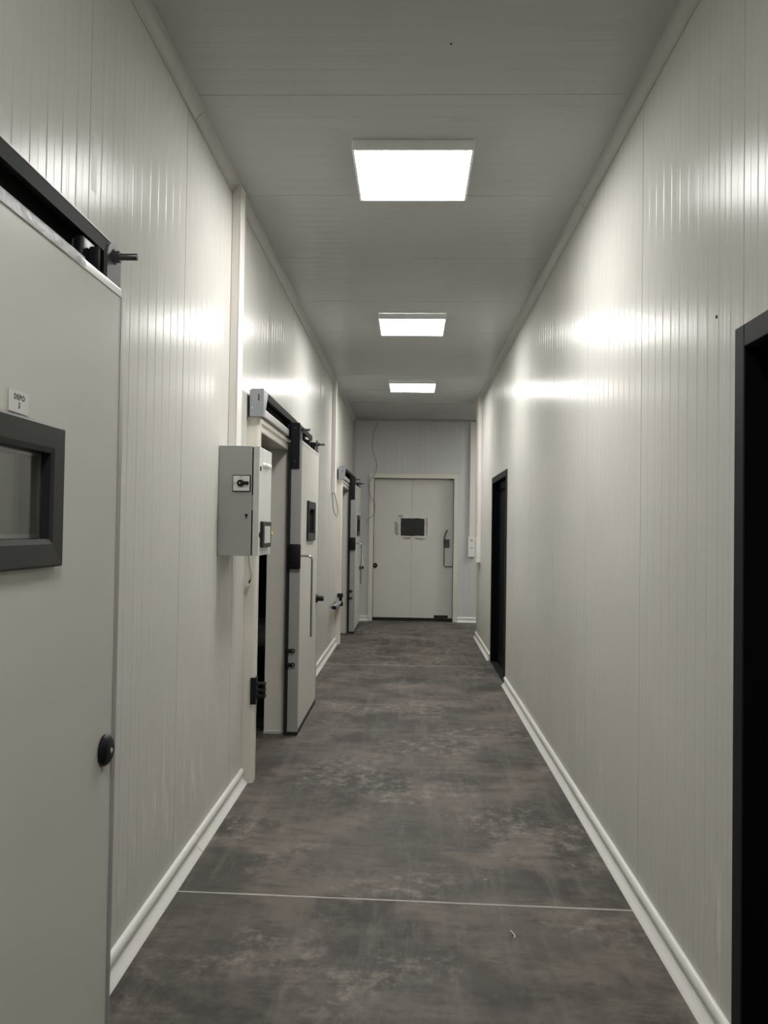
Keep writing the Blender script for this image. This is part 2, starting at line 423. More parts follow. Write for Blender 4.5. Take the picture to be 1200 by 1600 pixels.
# baseboards: rounded bead, hollow, flared foot
BASE = [(0, 0.090), (0.006, 0.0895), (0.013, 0.0855), (0.018, 0.078), (0.0205, 0.069), (0.0200, 0.061), (0.0165, 0.0555), (0.0135, 0.051),
        (0.0125, 0.045), (0.0130, 0.038), (0.016, 0.030), (0.022, 0.021), (0.030, 0.0125), (0.038, 0.0055), (0.041, 0.0), (0, 0.0)]
def baseboard(name, runs):
    b = tag(empty(name, (0, 0, 0)), kind='structure')
    for axis, wall, sgn, a0, a1 in runs:
        bm = B()
        poly = [(wall+sgn*u, z) for u, z in BASE]
        n = max(2, int(abs(a1-a0)/0.25)); V = []
        for k in range(n+1):
            a = a0+(a1-a0)*k/n; w = 0.0015*noise.noise(Vector((a*2.1, wall*3, 0)))
            ring = []
            for (u, z), (uu, zz) in zip(poly, BASE):
                q = u+sgn*(w if uu > 0 else 0)
                ring.append(bm.verts.new((q, a, z) if axis == 'y' else (a, q, z)))
            V.append(ring)
        m_ = len(poly)
        for A, C in zip(V, V[1:]):
            for k in range(m_): bm.faces.new((A[k], A[(k+1) % m_], C[(k+1) % m_], C[k]))
        bm.faces.new(V[0]); bm.faces.new(V[-1][::-1])
        obj('skirting_length', bm, 'pvc', b, smooth=True)
    return b
baseboard('baseboard_left', [('y', XL, 1, 1.21, 3.92), ('y', XL, 1, 3.925, 4.995), ('y', XL, 1, 6.34, 11.115)])
baseboard('baseboard_right', [('y', XR, -1, YF, 0.95), ('y', XR, -1, 2.51, 5.30), ('y', XR, -1, 5.305, 8.37), ('y', XR, -1, 9.935, YC)])
baseboard('baseboard_back', [('x', YB, -1, XL, BK[0]-0.075), ('x', YB, -1, BK[1]+0.078, XO)])

# concave cove trims along the ceiling
def cove_prof(c=0.042):
    pts = [(0.0, -c-0.006), (0.003, -c-0.006), (0.0035, -c)]
    for k in range(1, 8):
        t = k/8*math.pi/2
        # shallow hollow between the two lips
        x = c*(1-math.cos(t)); z = -c*(1-math.sin(t)); s = k/8
        pts.append((0.65*(0.0035+(c-0.0035)*s)+0.35*x, 0.65*(-c+(c-0.0035)*s)+0.35*z))
    pts += [(c, -0.0035), (c+0.006, -0.003), (c+0.006, 0.0), (0, 0)]
    return pts
def cove(name, axis, wall, sgn, lengths):
    b = tag(empty(name, (0, 0, 0)), kind='structure')
    for a0, a1 in lengths:
        bm = B(); prism(bm, [(wall+sgn*u, H+z) for u, z in cove_prof()], axis, a0, a1)
        obj('cove_length', bm, 'cove', b, smooth=True)
cove('trim_1', 'y', XL, 1, [(YF, 3.678), (3.682, 4.462), (4.582, 7.75), (7.754, 10.27), (10.42, YB)])
cove('trim_2', 'y', XR, -1, [(YF, 4.7), (4.704, 8.1), (8.104, 11.48)])
b = tag(empty('trim_3', (0, 0, 0)), kind='structure')
obj('angle_strip', bx(XL+0.05, XO, YB-0.028, YB, H-0.03, H-0.002, bev=0.004), 'cove', b)
obj('corner_strip', bx(XL, XL+0.05, YB-0.03, YB, 2.4, H-0.002, bev=0.006), 'cove', b)

# ------------------------------------------------------------------ sliding doors on the left wall
FX = -0.831            # face of a leaf
def sliding_frame(idx, y):
    """fixed frame and overhead rail; y = near edge of the slid-open leaf"""
    d = empty('door_%d' % idx, (XL, y-0.5, 0), kind='structure')
    y0, y1 = y-1.07, y+0.06                         # clear opening
    FXJ = -0.942
    def jamb(a0, a1, inner):
        s = 1 if inner > (a0+a1)/2 else -1          # groove near the opening side
        o = a0 if s > 0 else a1
        poly = [(XL, o), (FXJ-0.012, o), (FXJ-0.003, o+s*0.004), (FXJ, o+s*0.014), (FXJ, o+s*0.040), (FXJ-0.010, o+s*0.046), (FXJ-0.010, o+s*0.062),
                (FXJ, o+s*0.068), (FXJ, o+s*0.084), (FXJ-0.004, o+s*0.090), (XL-0.080, o+s*0.090), (XL-0.080, o+s*0.0895-s*0.006), (XL, o+s*0.0835)]
        return prism(B(), poly, 'z', 0.0, 2.235)
    obj('jamb', jamb(y0-0.09, y0-0.0005, y0), 'frame', d)
    obj('jamb', jamb(y1+0.0005, y1+0.09, y1), 'frame', d)
    z0, z1 = 2.148, 2.236
    poly = [(XL-0.08, z0), (FXJ-0.004, z0), (FXJ, z0+0.006), (FXJ, z0+0.022), (FXJ-0.012, z0+0.03), (FXJ-0.012, z0+0.052), (FXJ, z0+0.06), (FXJ, z1), (XL, z1), (XL, z0+0.006), (XL-0.08, z0+0.006)]
    obj('head', prism(B(), poly, 'y', y0-0.0005, y1+0.0005), 'frame', d)
    obj('threshold', bx(XL-0.08, XL+0.06, y1-0.012, y1+0.0, 0.0, 0.02), 'alu_light', d)
    # rail: dark hood open at the front, pale track below
    ra, rb = y-1.185, y+1.335
    hood = [(-0.987, 2.245), (-0.981, 2.245), (-0.981, 2.396), (-0.924, 2.396), (-0.924, 2.368), (-0.932, 2.368), (-0.932, 2.362), (-0.917, 2.362), (-0.917, 2.404), (-0.987, 2.404)]
    hb = prism(B(), hood, 'y', ra, rb); box(hb, -0.987, -0.981, rb, rb+0.15, 2.245, 2.385)
    obj('rail_hood', hb, 'rail', d)
    obj('rail_glint', bx(-0.9215, -0.9155, ra, rb, 2.404, 2.4075), 'alu', d)  # thin pale strip paints the light caught along the hood's top edge
    spacer = B()
    for k in range(4):
        yy = ra+0.12+k*0.7; box(spacer, XL-0.0005, -0.987, yy, yy+0.06, 2.28, 2.38)
    obj('rail_spacer', spacer, 'rail', d)
    obj('track', prism(B(), [(-0.9805, 2.246), (-0.930, 2.246), (-0.925, 2.252), (-0.925, 2.290), (-0.932, 2.300), (-0.9805, 2.300)], 'y', ra+0.002, y-0.05), 'alu_light', d)
    obj('track_run', bx(-0.9805, -0.945, y-0.049, rb-0.01, 2.262, 2.285), 'rail', d)
    cap = B()
    box(cap, -0.995, -0.926, ra-0.014, ra-0.002, 2.232, 2.398, bev=0.003)
    prism(cap, [(ra-0.012, 2.398), (ra+0.14, 2.398), (ra+0.10, 2.34), (ra+0.03, 2.234), (ra-0.012, 2.234)], 'x', -0.9145, -0.9085)
    box(cap, -0.93, -0.909, ra-0.014, ra-0.006, 2.234, 2.398)
    ec = obj('end_cap', cap, 'cap', d)
    obj('slot', bx(-0.943, -0.936, ra-0.0155, ra-0.0135, 2.33, 2.37, bev=0.001), 'black', ec)
    obj('rivet', cyl(B(), (-0.978, ra-0.0135, 2.285), (-0.978, ra-0.0165, 2.285), 0.0045, 10), 'alu_light', ec)
    return d
def roller(d, y, name='roller_carriage'):
    bm = B()
    cyl(bm, (-0.972, y-0.035, 2.318), (-0.945, y-0.035, 2.318), 0.026, 18)
    cyl(bm, (-0.972, y+0.045, 2.318), (-0.945, y+0.045, 2.318), 0.026, 18)
    box(bm, -0.944, -0.934, y-0.07, y+0.08, 2.272, 2.34, bev=0.004)
    box(bm, -0.932, -0.905, y-0.075, y+0.035, 2.2275, 2.345, bev=0.008)
    box(bm, -0.904, -0.868, y-0.045, y+0.03, 2.2275, 2.325, bev=0.008)
    cyl(bm, (-0.934, y, 2.308), (-0.852, y, 2.308), 0.010, 12)
    lathe(bm, (-0.93, y, 2.308), (1, 0, 0), [(0, 0), (0, 0.018), (0.014, 0.018), (0.014, 0.011), (0.05, 0.011), (0.05, 0.019), (0.066, 0.019), (0.066, 0)], 12)
    return obj(name, bm, 'black', d, smooth=True)
def sliding_leaf(y, label, knob='dome', marks=(), win_y=None):
    W_ = 1.20; yf = y+W_; zt = 2.225
    t = empty('sliding_door', (-0.868, y+W_/2, 0), label, 'door', 'sliding cold room doors along the left wall', 'thing')
    wy0 = (y+0.363) if win_y is None else win_y; wy1 = wy0+0.478; wz0, wz1 = 1.455, 1.778; bd = 0.064
    # slab with a real window hole
    bm = B()
    hy0, hy1, hz0, hz1 = wy0+0.05, wy1-0.05, wz0+0.05, wz1-0.05
    xa, xb = -0.905, FX-0.002
    e = 0.018
    for (a, b_, p, r) in ((y+e, hy0, 0.035, zt-e), (hy1, yf-e, 0.035, zt-e), (hy0, hy1, 0.035, hz0), (hy0, hy1, hz1, zt-e)):
        box(bm, xa, xb, a, b_, p, r)
    bmesh.ops.remove_doubles(bm, verts=bm.verts, dist=1e-5)
    obj('leaf_panel', bm, 'leaf', t)
    # aluminium edge profiles, thin lip on the face with a rounded shoulder
    def edge(a, b_, p, r, ch):
        bm = B(); box(bm, -0.908, FX, a, b_, p, r); 
        es = [e_ for e_ in bm.edges if all(abs(v.co.x-FX) < 1e-4 for v in e_.verts) and ch(e_)]
        bmesh.ops.bevel(bm, geom=es, offset=0.006, segments=3, profile=0.5, affect='EDGES'); return bm
    mid = lambda e_: (e_.verts[0].co+e_.verts[1].co)/2
    obj('edge_profile', edge(y, y+0.022, 0.03, zt, lambda e_: mid(e_).y < y+0.001), 'alu', t, smooth=True)
    obj('edge_profile', edge(yf-0.033, yf, 0.03, zt, lambda e_: mid(e_).y > yf-0.001), 'alu', t, smooth=True)
    obj('edge_profile', edge(y+0.0225, yf-0.0335, zt-0.026, zt, lambda e_: mid(e_).z > zt-0.001), 'alu_light', t, smooth=True)  # top profile takes the paler metal: lamp light put into its colour
    obj('edge_profile', edge(y+0.0225, yf-0.0335, 0.03, 0.052, lambda e_: mid(e_).z < 0.031), 'alu', t, smooth=True)
    # seals
    bm = B()
    prism(bm, [(-0.908, y-0.004), (-0.908, y+0.03), (-0.926, y+0.032), (-0.934, y+0.026), (-0.936, y+0.008), (-0.930, y-0.004)], 'z', 0.004, zt-0.02)
    obj('edge_seal', bm, 'rubber', t)
    bm = B(); box(bm, -0.930, -0.908, y+0.033, yf, zt-0.05, zt-0.015, bev=0.004); box(bm, -0.930, -0.908, yf-0.035, yf, 0.01, zt-0.051, bev=0.004)
    obj('back_seal', bm, 'rubber', t)
    obj('bottom_seal', bx(-0.912, FX-0.001, y-0.002, yf, 0.003, 0.0295, bev=0.002), 'rubber', t)
    # inspection window: bevelled plastic frame, two panes
    bm = B(); fx = FX+0.016
    O = [(wy0, wz0), (wy1, wz0), (wy1, wz1), (wy0, wz1)]; s = 0.008
    rings = []
    for dx, ins in ((FX-0.0019, 0), (fx-0.004, 0), (fx, 0.005), (fx-0.003, bd-0.012), (fx-0.007, bd), (-0.872, bd), (-0.872, bd-0.013), (FX-0.0019, bd-0.014)):
        a0, a1, c0, c1 = wy0+ins, wy1-ins, wz0+ins, wz1-ins
        rings.append([bm.verts.new(q) for q in ((dx, a0, c0), (dx, a1, c0), (dx, a1, c1), (dx, a0, c1))])
    for A, C in zip(rings, rings[1:]+rings[:1]):
        for k in range(4): bm.faces.new((A[k], A[(k+1) % 4], C[(k+1) % 4], C[k]))
    wfm = obj('window_frame', bm, 'winframe', t)
    a0, a1, c0, c1 = wy0+bd+0.001, wy1-bd-0.001, wz0+bd+0.001, wz1-bd-0.001
    obj('pane', bx(-0.848, -0.844, a0, a1, c0, c1), 'glass', wfm)
    obj('pane', bx(-0.871, -0.867, a0, a1, c0, c1), 'glass', wfm)
    bm = B()
    for (p, q, u, v) in ((a0, a0+0.009, c0, c1), (a1-0.009, a1, c0, c1), (a0+0.0091, a1-0.0091, c0, c0+0.009), (a0+0.0091, a1-0.0091, c1-0.009, c1)):
        box(bm, -0.866, -0.849, p, q, u, v)
    obj('glass_spacer', bm, 'alu', wfm)
    # hangers: far plate on the face, near one under a black cover on the edge
    def hanger(yc):
        bm = B(); w = 0.052
        poly = [(yc-w, 2.19), (yc+w, 2.19), (yc+w, 2.30)]
        for k in range(1, 8):
            a = math.pi*k/8; poly.append((yc+w*math.cos(a), 2.30+0.046*math.sin(a)))
        poly.append((yc-w, 2.30))
        prism(bm, poly, 'x', -0.856, -0.846)
        box(bm, -0.856, -0.846, yc-w, yc+w, 2.19, 2.2249)
        h = obj('hanger_plate', bm, 'dgrey', t)
        n_ = B(); lathe(n_, (-0.846, yc, 2.308), (1, 0, 0), [(0, 0), (0, 0.021), (0.004, 0.021), (0.004, 0.0165), (0.018, 0.0165), (0.018, 0)], 6)
        obj('nut', n_, 'dgrey', h)
        n_ = B(); lathe(n_, (-0.84, yc, 2.308), (1, 0, 0), [(0, 0), (0, 0.0095), (0.058, 0.0095), (0.060, 0.008), (0.060, 0)], 14)
        obj('bolt', n_, 'bolt', h, smooth=True)
        roller(t, yc)
    hanger(yf-0.056); hanger(y+0.07)
    cov = obj('end_cover', bx(-0.914, -0.846, y-0.016, y-0.0005, 2.005, 2.352, bev=0.004), 'black', t)
    for z in (2.06, 2.31): obj('cover_screw', cyl(B(), (-0.88, y-0.0155, z), (-0.88, y-0.018, z), 0.006, 10), 'dgrey', cov)
    # lever lock on the near edge and bent grab bar
    bm = bx(-0.918, FX+0.006, y-0.034, y-0.0005, 1.25, 1.437, bev=0.010, seg=3)
    lk = obj('lock_case', bm, 'black', t, smooth=True)
    bm = B(); pts = [(FX+0.004, y-0.018, 1.349), (FX+0.05, y-0.018, 1.349)]
    xe, R_ = -0.737, 0.032
    for k in range(0, 7):
        a = math.pi/2*(1-k/6); pts.append((xe-R_+R_*math.cos(a), y-0.018, 1.349-R_+R_*math.sin(a)))
    pts += [(xe, y-0.018, 1.1), (xe, y-0.018, 0.745)]
    obj('grab_bar', tube(bm, pts, 0.0085, 12), 'chrome', t, smooth=True)
    # roller guide bracket low on the near edge
    bm = B(); box(bm, -0.930, -0.914, y-0.02, y-0.0045, 0.50, 0.665, bev=0.003)
    for z in (0.53, 0.635):
        cyl(bm, (-0.913, y-0.012, z), (-0.872, y-0.012, z), 0.0105, 12)
        cyl(bm, (-0.872, y-0.0135, z), (-0.872, y-0.0005, z), 0.016, 14); box(bm, -0.915, -0.872, y-0.012, y-0.0006, z-0.014, z+0.014, bev=0.002)
    br = obj('guide_bracket', bm, 'black', t, smooth=True)
    for z in (0.53, 0.635): obj('bracket_screw', cyl(B(), (-0.872, y-0.0134, z), (-0.872, y-0.0165, z), 0.007, 10), 'alu_light', br)
    # push knob near the far edge
    ky, kz = yf-0.093, 0.938
    bm = B()
    if knob == 'dome':
        lathe(bm, (FX, ky, kz), (1, 0, 0), [(0, 0), (0, 0.042), (0.006, 0.043), (0.014, 0.038), (0.020, 0.028), (0.0225, 0.016), (0.0225, 0.011), (0.019, 0.010), (0.019, 0)], 28)
    else:
        lathe(bm, (FX, ky, kz), (1, 0, 0), [(0, 0), (0, 0.040), (0.012, 0.036), (0.016, 0.024), (0.060, 0.024), (0.066, 0.021), (0.066, 0)], 24)
    kn = obj('release_knob', bm, 'black', t, smooth=True)
    if knob == 'dome':
        bm = B(); lathe(bm, (FX+0.018, ky, kz), (1, 0, 0), [(0, 0), (0, 0.0075), (0.005, 0.007), (0.006, 0.004), (0.006, 0)], 12)
        obj('knob_screw', bm, 'alu_light', kn, smooth=True)
    return t

frames = [sliding_frame(k+1, y) for k, y in enumerate(LEAVES)]
leaf1 = sliding_leaf(LEAVES[0], 'nearest grey sliding cold room door, labelled DEPO 3, with round black knob', 'dome', win_y=1.425)
leaf2 = sliding_leaf(LEAVES[1], 'open sliding cold room door behind the grey control cabinet, long steel grab bar', 'stub')
leaf3 = sliding_leaf(LEAVES[2], 'far sliding cold room door by the back wall, with plastic strap on knob', 'stub')

# sticker DEPO 3 over the first window
st = obj('sticker', bx(FX+0.0002, FX+0.0012, 1.655, 1.742, 1.785, 1.832, bev=0.0003), 'paper', leaf1)
st['label'] = 'white paper sticker printed DEPO 3'
text_mesh('lettering', 'DEPO', 0.0165, 'ink', st, (FX+0.0014, 1.6995, 1.8175), (0, 1, 0), (0, 0, 1), bold=0.0003, spacing=1.22)
text_mesh('lettering', '3', 0.0175, 'ink', st, (FX+0.0014, 1.6995, 1.8005), (0, 1, 0), (0, 0, 1), bold=0.0002)
# peeling protective film on its top edge
bm = B(); rows = []
n = 90
for k in range(n+1):
    s = k/n; yy = 1.15+0.875*s; curl = max(0, (s-0.965)/0.035)
    row = []
    for j in range(5):
        v = j/4; z = 2.1985+0.0275*v-0.004*curl*(1-v)
        w = 0.0010+0.0016*abs(noise.noise(Vector((yy*23, v*2.2, 1.3))))+0.011*curl*(1-v)
        row.append(bm.verts.new((FX+w, yy-0.018*curl*(1-v), z)))
    row.append(bm.verts.new((FX-0.012-0.004*noise.noise(Vector((yy*9, 3, 0))), yy, 2.2265+0.0012*noise.noise(Vector((yy*20, 1, 5))))))
    rows.append(row)
for A, C in zip(rows, rows[1:]):
    for j in range(5): bm.faces.new((A[j], A[j+1], C[j+1], C[j]))
pf = obj('protective_film', bm, 'film', leaf1, smooth='all')
pf['label'] = 'crumpled half-peeled clear protective film'
# small screw over the second window
obj('hole_plug', cyl(B(), (FX-0.001, 6.86, 1.852), (FX+0.0012, 6.86, 1.852), 0.006, 10), 'alu', leaf2)
# plastic strap and film scraps on the third leaf
pts = smooth_path([(FX+0.012, 13.33, 0.965), (FX+0.02, 13.25, 1.06), (FX+0.022, 13.2, 1.16), (FX+0.02, 13.16, 1.225), (FX+0.018, 13.30, 1.24), (FX+0.03, 13.40, 1.17), (FX+0.05, 13.42, 1.02), (FX+0.03, 13.40, 0.93)])
o_ = obj('plastic_strap', tube(B(), pts, 0.007, 6), 'white', leaf3, smooth='all'); o_['label'] = 'looped white plastic strap'
def scrap(parent, cy, cz, w, h, seed, m='film'):
    bm = B(); c = bm.verts.new((FX+0.004, cy, cz)); ring = []
    for k in range(14):
        a = 2*math.pi*k/14; r = 0.7+0.5*noise.noise(Vector((math.cos(a)*1.7+seed, math.sin(a)*1.7, seed)))
        ring.append(bm.verts.new((FX+0.002+0.003*abs(noise.noise(Vector((k*0.9, seed, 2)))), cy+w*r*math.cos(a), cz+h*r*math.sin(a))))
    for k in range(14): bm.faces.new((c, ring[k], ring[(k+1) % 14]))
    return obj('film_scrap', bm, m, parent, smooth='all')
scrap(leaf3, 13.06, 1.87, 0.10, 0.045, 1.0); scrap(leaf3, 13.08, 1.36, 0.09, 0.09, 2.0); scrap(leaf3, 13.0, 1.2, 0.07, 0.12, 3.0)

# latch keeper on the near jamb of the middle door, lock arm on the far one
def keeper(parent, y):
    yj = y-1.07-0.0905; bm = B()
    box(bm, -0.9645, -0.930, yj-0.011, yj-0.0005, 0.478, 0.64, bev=0.003)
    box(bm, -0.9415, -0.930, yj-0.010, yj+0.06, 0.478, 0.64, bev=0.003)
    for z0, z1 in ((0.515, 0.532), (0.552, 0.566), (0.592, 0.606)):
        box(bm, -0.93, -0.875, yj+0.0, yj+0.05, z0, z1, bev=0.003)
    cyl(bm, (-0.886, yj+0.025, 0.516), (-0.886, yj+0.025, 0.605), 0.010, 12)
    return obj('latch_keeper', bm, 'black', parent)
for d_, y_ in zip(frames[1:], LEAVES[1:]): keeper(d_, y_) if y_ < 10 else None
d3 = frames[2]
bm = B(); box(bm, -0.975, -0.925, 10.30, 11.10, 0.552, 0.588, bev=0.005)
arm = obj('lock_arm', bm, 'alu', d3)
obj('arm_end', bx(-0.978, -0.922, 10.285, 10.302, 0.549, 0.591, bev=0.004), 'black', arm)
bm = B(); box(bm, XL+0.0, -0.974, 10.35, 10.40, 0.555, 0.585); box(bm, XL+0.0, -0.974, 11.0, 11.05, 0.555, 0.585); obj('arm_support', bm, 'alu', arm)
bm = B()
for z in (0.66, 0.545): box(bm, -0.985, -0.905, 11.09, 11.118, z-0.028, z+0.028, bev=0.006)
box(bm, -0.96, -0.918, 11.098, 11.117, 0.57, 0.64, bev=0.003)
obj('lock_bracket', bm, 'black', d3)

# toggle key hanging on its cord at the middle door's jamb
k = empty('hanging_key', (-0.978, 4.99, 1.21), 'small pale key on a thin dark cord hanging against the middle door jamb', 'key')
yj = LEAVES[1]-1.07-0.09-0.006
pts = smooth_path([(-0.992, yj, 1.395), (-0.985, yj-0.002, 1.33), (-0.974, yj-0.003, 1.28), (-0.971, yj-0.003, 1.255), (-0.976, yj-0.003, 1.232)])
obj('cord', tube(B(), pts, 0.0017, 6), 'black', k, smooth='all')
bm = B(); cyl(bm, (-0.976, yj-0.004, 1.236), (-0.986, yj-0.004, 1.21), 0.0045, 8); obj('clip', bm, 'black', k)
bm = B(); lathe(bm, (-0.984, yj-0.006, 1.214), (-0.2, 0, -1), [(0, 0), (0.002, 0.009), (0.012, 0.012), (0.024, 0.010), (0.034, 0.005), (0.036, 0)], 12); obj('key_bow', bm, 'alu_light', k, smooth=True)

# ------------------------------------------------------------------ control cabinet
cb = empty('control_cabinet', (XL, 4.45, 1.405), 'grey steel control cabinet on the left wall with rotary switch and display', 'cabinet', kind='thing')
cy0, cy1, cz0, cz1 = 4.265, 4.635, 1.405, 1.982
obj('cabinet_body', bx(XL+0.002, -0.836, cy0, cy1, cz0, cz1, bev=0.002), 'cab_shaded', cb)
obj('door_gap', bx(-0.8358, -0.829, cy0+0.006, cy1-0.006, cz0+0.006, cz1-0.006), 'black', cb)
cdoor = obj('cabinet_door', bx(-0.8288, -0.797, cy0+0.001, cy1-0.001, cz0+0.001, cz1-0.001, bev=0.0025), 'cab_lit', cb)
cfl = B(); box(cfl, -0.8345, -0.8292, cy0+0.0005, cy0+0.0058, cz0+0.24, cz0+0.32); obj('hinge', cfl, 'cab_shaded', cb)
bm = B(); lathe(bm, (-0.862, cy0-0.0002, 1.618), (0, -1, 0), [(0, 0), (0, 0.008), (0.003, 0.007), (0.003, 0)], 14); box(bm, -0.865, -0.859, cy0-0.003, cy0-0.0003, 1.600, 1.618)
obj('keyhole', bm, 'black', cb)
# rotary isolator on the side
sw = obj('switch_border', bx(-0.937, -0.841, cy0-0.006, cy0-0.0003, 1.739, 1.828, bev=0.003), 'black', cb)
obj('switch_plate', bx(-0.933, -0.8465, cy0-0.009, cy0-0.0061, 1.745, 1.823, bev=0.002), 'white', sw)
bm = B(); lathe(bm, (-0.893, cy0-0.0091, 1.785), (0, -1, 0), [(0, 0), (0, 0.020), (0.010, 0.018), (0.022, 0.016), (0.024, 0.012), (0.024, 0)], 20)
box(bm, -0.893, -0.848, cy0-0.032, cy0-0.012, 1.776, 1.794, bev=0.004)
kb = obj('switch_knob', bm, 'black', sw, smooth=True)
obj('knob_pin', cyl(B(), (-0.893, cy0-0.033, 1.785), (-0.893, cy0-0.0345, 1.785), 0.004, 10), 'alu_light', sw)
text_mesh('lettering', 'ON', 0.010, 'ink', sw, (-0.891, cy0-0.0094, 1.816), (1, 0, 0), (0, 0, 1))
text_mesh('lettering', '0', 0.012, 'ink', sw, (-0.925, cy0-0.0094, 1.785), (1, 0, 0), (0, 0, 1))
# front of the door: locks, three buttons, display, yellow button
for (yy, zz) in ((4.292, 1.865), (4.292, 1.515)):
    bm = B(); lathe(bm, (-0.797, yy, zz), (1, 0, 0), [(0, 0), (0, 0.014), (0.004, 0.013), (0.004, 0)], 16); obj('lock', bm, 'black', cb, smooth=True)
for yy in (4.375, 4.435, 4.495):
    bm = B(); lathe(bm, (-0.797, yy, 1.888), (1, 0, 0), [(0, 0), (0, 0.016), (0.006, 0.016), (0.008, 0.012), (0.022, 0.011), (0.024, 0.009), (0.024, 0)], 16)
    obj('push_button', bm, 'white', cb, smooth=True)
dsp = obj('display_bezel', bx(-0.797, -0.780, 4.315, 4.565, 1.448, 1.588, bev=0.005), 'winframe', cb)
obj('screen', bx(-0.780, -0.7785, 4.355, 4.525, 1.472, 1.563), 'screen', dsp)
bm = B(); lathe(bm, (-0.797, 4.592, 1.520), (1, 0, 0), [(0, 0), (0, 0.014), (0.006, 0.013), (0.007, 0.010), (0.016, 0.012), (0.020, 0.009), (0.020, 0)], 18)
obj('yellow_button', bm, 'yellow', cb, smooth=True)['label'] = 'round yellow push button'

# ------------------------------------------------------------------ cable trunking
def trunk(name, loc, label, parts):
    t = empty(name, loc, label, 'trunking', 'white vertical cable trunking')
    for nm, a in parts: obj(nm, bx(*a, bev=0.003), 'trunk', t)
    return t
y0 = 4.465
t1 = trunk('cable_trunking', (XL+0.025, y0+0.06, cz1), 'white vertical cable trunking rising from the grey control cabinet to the ceiling',
      [('channel', (XL+0.001, XL+0.042, y0, y0+0.115, cz1+0.001, H-0.001)), ('cover', (XL+0.042, XL+0.05, y0-0.001, y0+0.116, cz1+0.001, H-0.001))])
y0 = 10.285
t2 = trunk('cable_trunking', (XL+0.025, y0+0.06, 2.015), 'white vertical cable trunking ending open above a hanging cable loop',
      [('channel', (XL+0.001, XL+0.042, y0, y0+0.12, 2.015, H-0.001)), ('cover', (XL+0.042, XL+0.05, y0-0.001, y0+0.121, 2.013, H-0.001))])
t3 = trunk('cable_trunking', (1.04, YB-0.03, 1.12), 'white vertical trunking with wall socket on the back wall beside the door',
      [('channel', (0.995, 1.085, YB-0.045, YB-0.001, 1.475, H-0.031))])
so = obj('socket_box', bx(0.978, 1.092, YB-0.055, YB-0.001, 1.12, 1.474, bev=0.004), 'white', t3)
bm = B(); box(bm, 1.015, 1.055, YB-0.0575, YB-0.0551, 1.385, 1.412); obj('socket_outlet', bm, 'alu', so)
bm = B(); box(bm, 1.005, 1.068, YB-0.0575, YB-0.0551, 1.27, 1.285); obj('socket_outlet', bm, 'alu', so)
y0 = 11.50
t4 = trunk('cable_trunking', (XR-0.02, y0+0.17, 1.10), 'white vertical trunking at the outer corner where the right wall ends',
      [('channel', (XR-0.045, XR-0.001, y0, y0+0.34, 1.475, H-0.001)), ('cover', (XR-0.052, XR-0.0455, y0-0.001, y0+0.341, 1.475, H-0.001))])
so = obj('socket_box', bx(XR-0.058, XR-0.001, y0-0.006, y0+0.346, 1.12, 1.474, bev=0.004), 'white', t4)
bm = B(); box(bm, XR-0.0605, XR-0.0581, y0+0.1, y0+0.24, 1.36, 1.42); obj('socket_outlet', bm, 'trunk', so)

pts = smooth_path([(XL+0.02, 10.31, 2.03), (XL+0.022, 10.32, 1.93), (XL+0.02, 10.40, 1.83), (XL+0.02, 10.62, 1.755), (XL+0.02, 10.92, 1.73), (XL+0.02, 11.08, 1.775), (XL+0.02, 11.02, 1.86), (XL+0.022, 10.72, 1.95), (XL+0.026, 10.38, 2.03)], 8)
tag(obj('cable_loop', tube(B(), pts, 0.006, 8), 'wire', None, smooth='all'), 'grey cable loop hanging below the open end of white trunking', 'cable')
yw = YB-0.012
pts = smooth_path([(-0.60, yw, H-0.035), (-0.625, yw, 3.34), (-0.665, yw, 3.22), (-0.684, yw, 3.05), (-0.672, yw, 2.90), (-0.625, yw, 2.76), (-0.600, yw, 2.66), (-0.622, yw-0.03, 2.54), (-0.69, yw-0.055, 2.42), (-0.728, yw-0.058, 2.32),
                   (-0.722, yw-0.058, 2.22), (-0.685, yw-0.055, 2.11), (-0.645, yw-0.05, 2.03), (-0.628, yw-0.03, 1.98), (-0.625, yw-0.03, 1.90), (-0.640, yw-0.052, 1.82), (-0.70, yw-0.058, 1.77), (-0.752, yw-0.058, 1.725), (-0.768, yw-0.05, 1.66)], 6)
tag(obj('loose_wire', tube(B(), pts, 0.0045, 6), 'wire', None, smooth='all'), 'thin grey wire wandering down the back wall beside the double-panel door', 'cable')

# ------------------------------------------------------------------ back door
x0, x1, zt = BK
d4 = empty('door_4', (0.04, YB, 0), kind='structure')
fw = 0.076; yfp = YB-0.045; lead = YB+0.085   # frame front, leaf face
def casing(poly_x0, poly_x1, za, zb): return bx(poly_x0, poly_x1, yfp, YB+0.12, za, zb, bev=0.004)
obj('jamb', casing(x0-fw, x0, 0, zt), 'frame', d4); obj('jamb', casing(x1, x1+fw, 0, zt), 'frame', d4)
obj('head', casing(x0-fw, x1+fw, zt+0.0005, zt+fw), 'frame', d4)
bd4 = empty('sliding_door', (0.04, YB+0.11, 0), 'wide double-panel grey door closing the corridor end, small black window', 'door', kind='thing')
g = 0.004; sx = 0.018
wx0, wx1, wz0, wz1 = -0.185, 0.24, 1.452, 1.772
wx0 *= 1.007; wx1 *= 1.007
bm = B()
for a, b_, p, r in ((x0+g, wx0, 0.055, zt-g), (wx0, sx-0.012, 0.055, wz0), (wx0, sx-0.012, wz1, zt-g)): box(bm, a, b_, lead, lead+0.06, p, r)
bmesh.ops.remove_doubles(bm, verts=bm.verts, dist=1e-5)
obj('leaf_panel', bm, 'leaf_back', bd4)
bm = B()
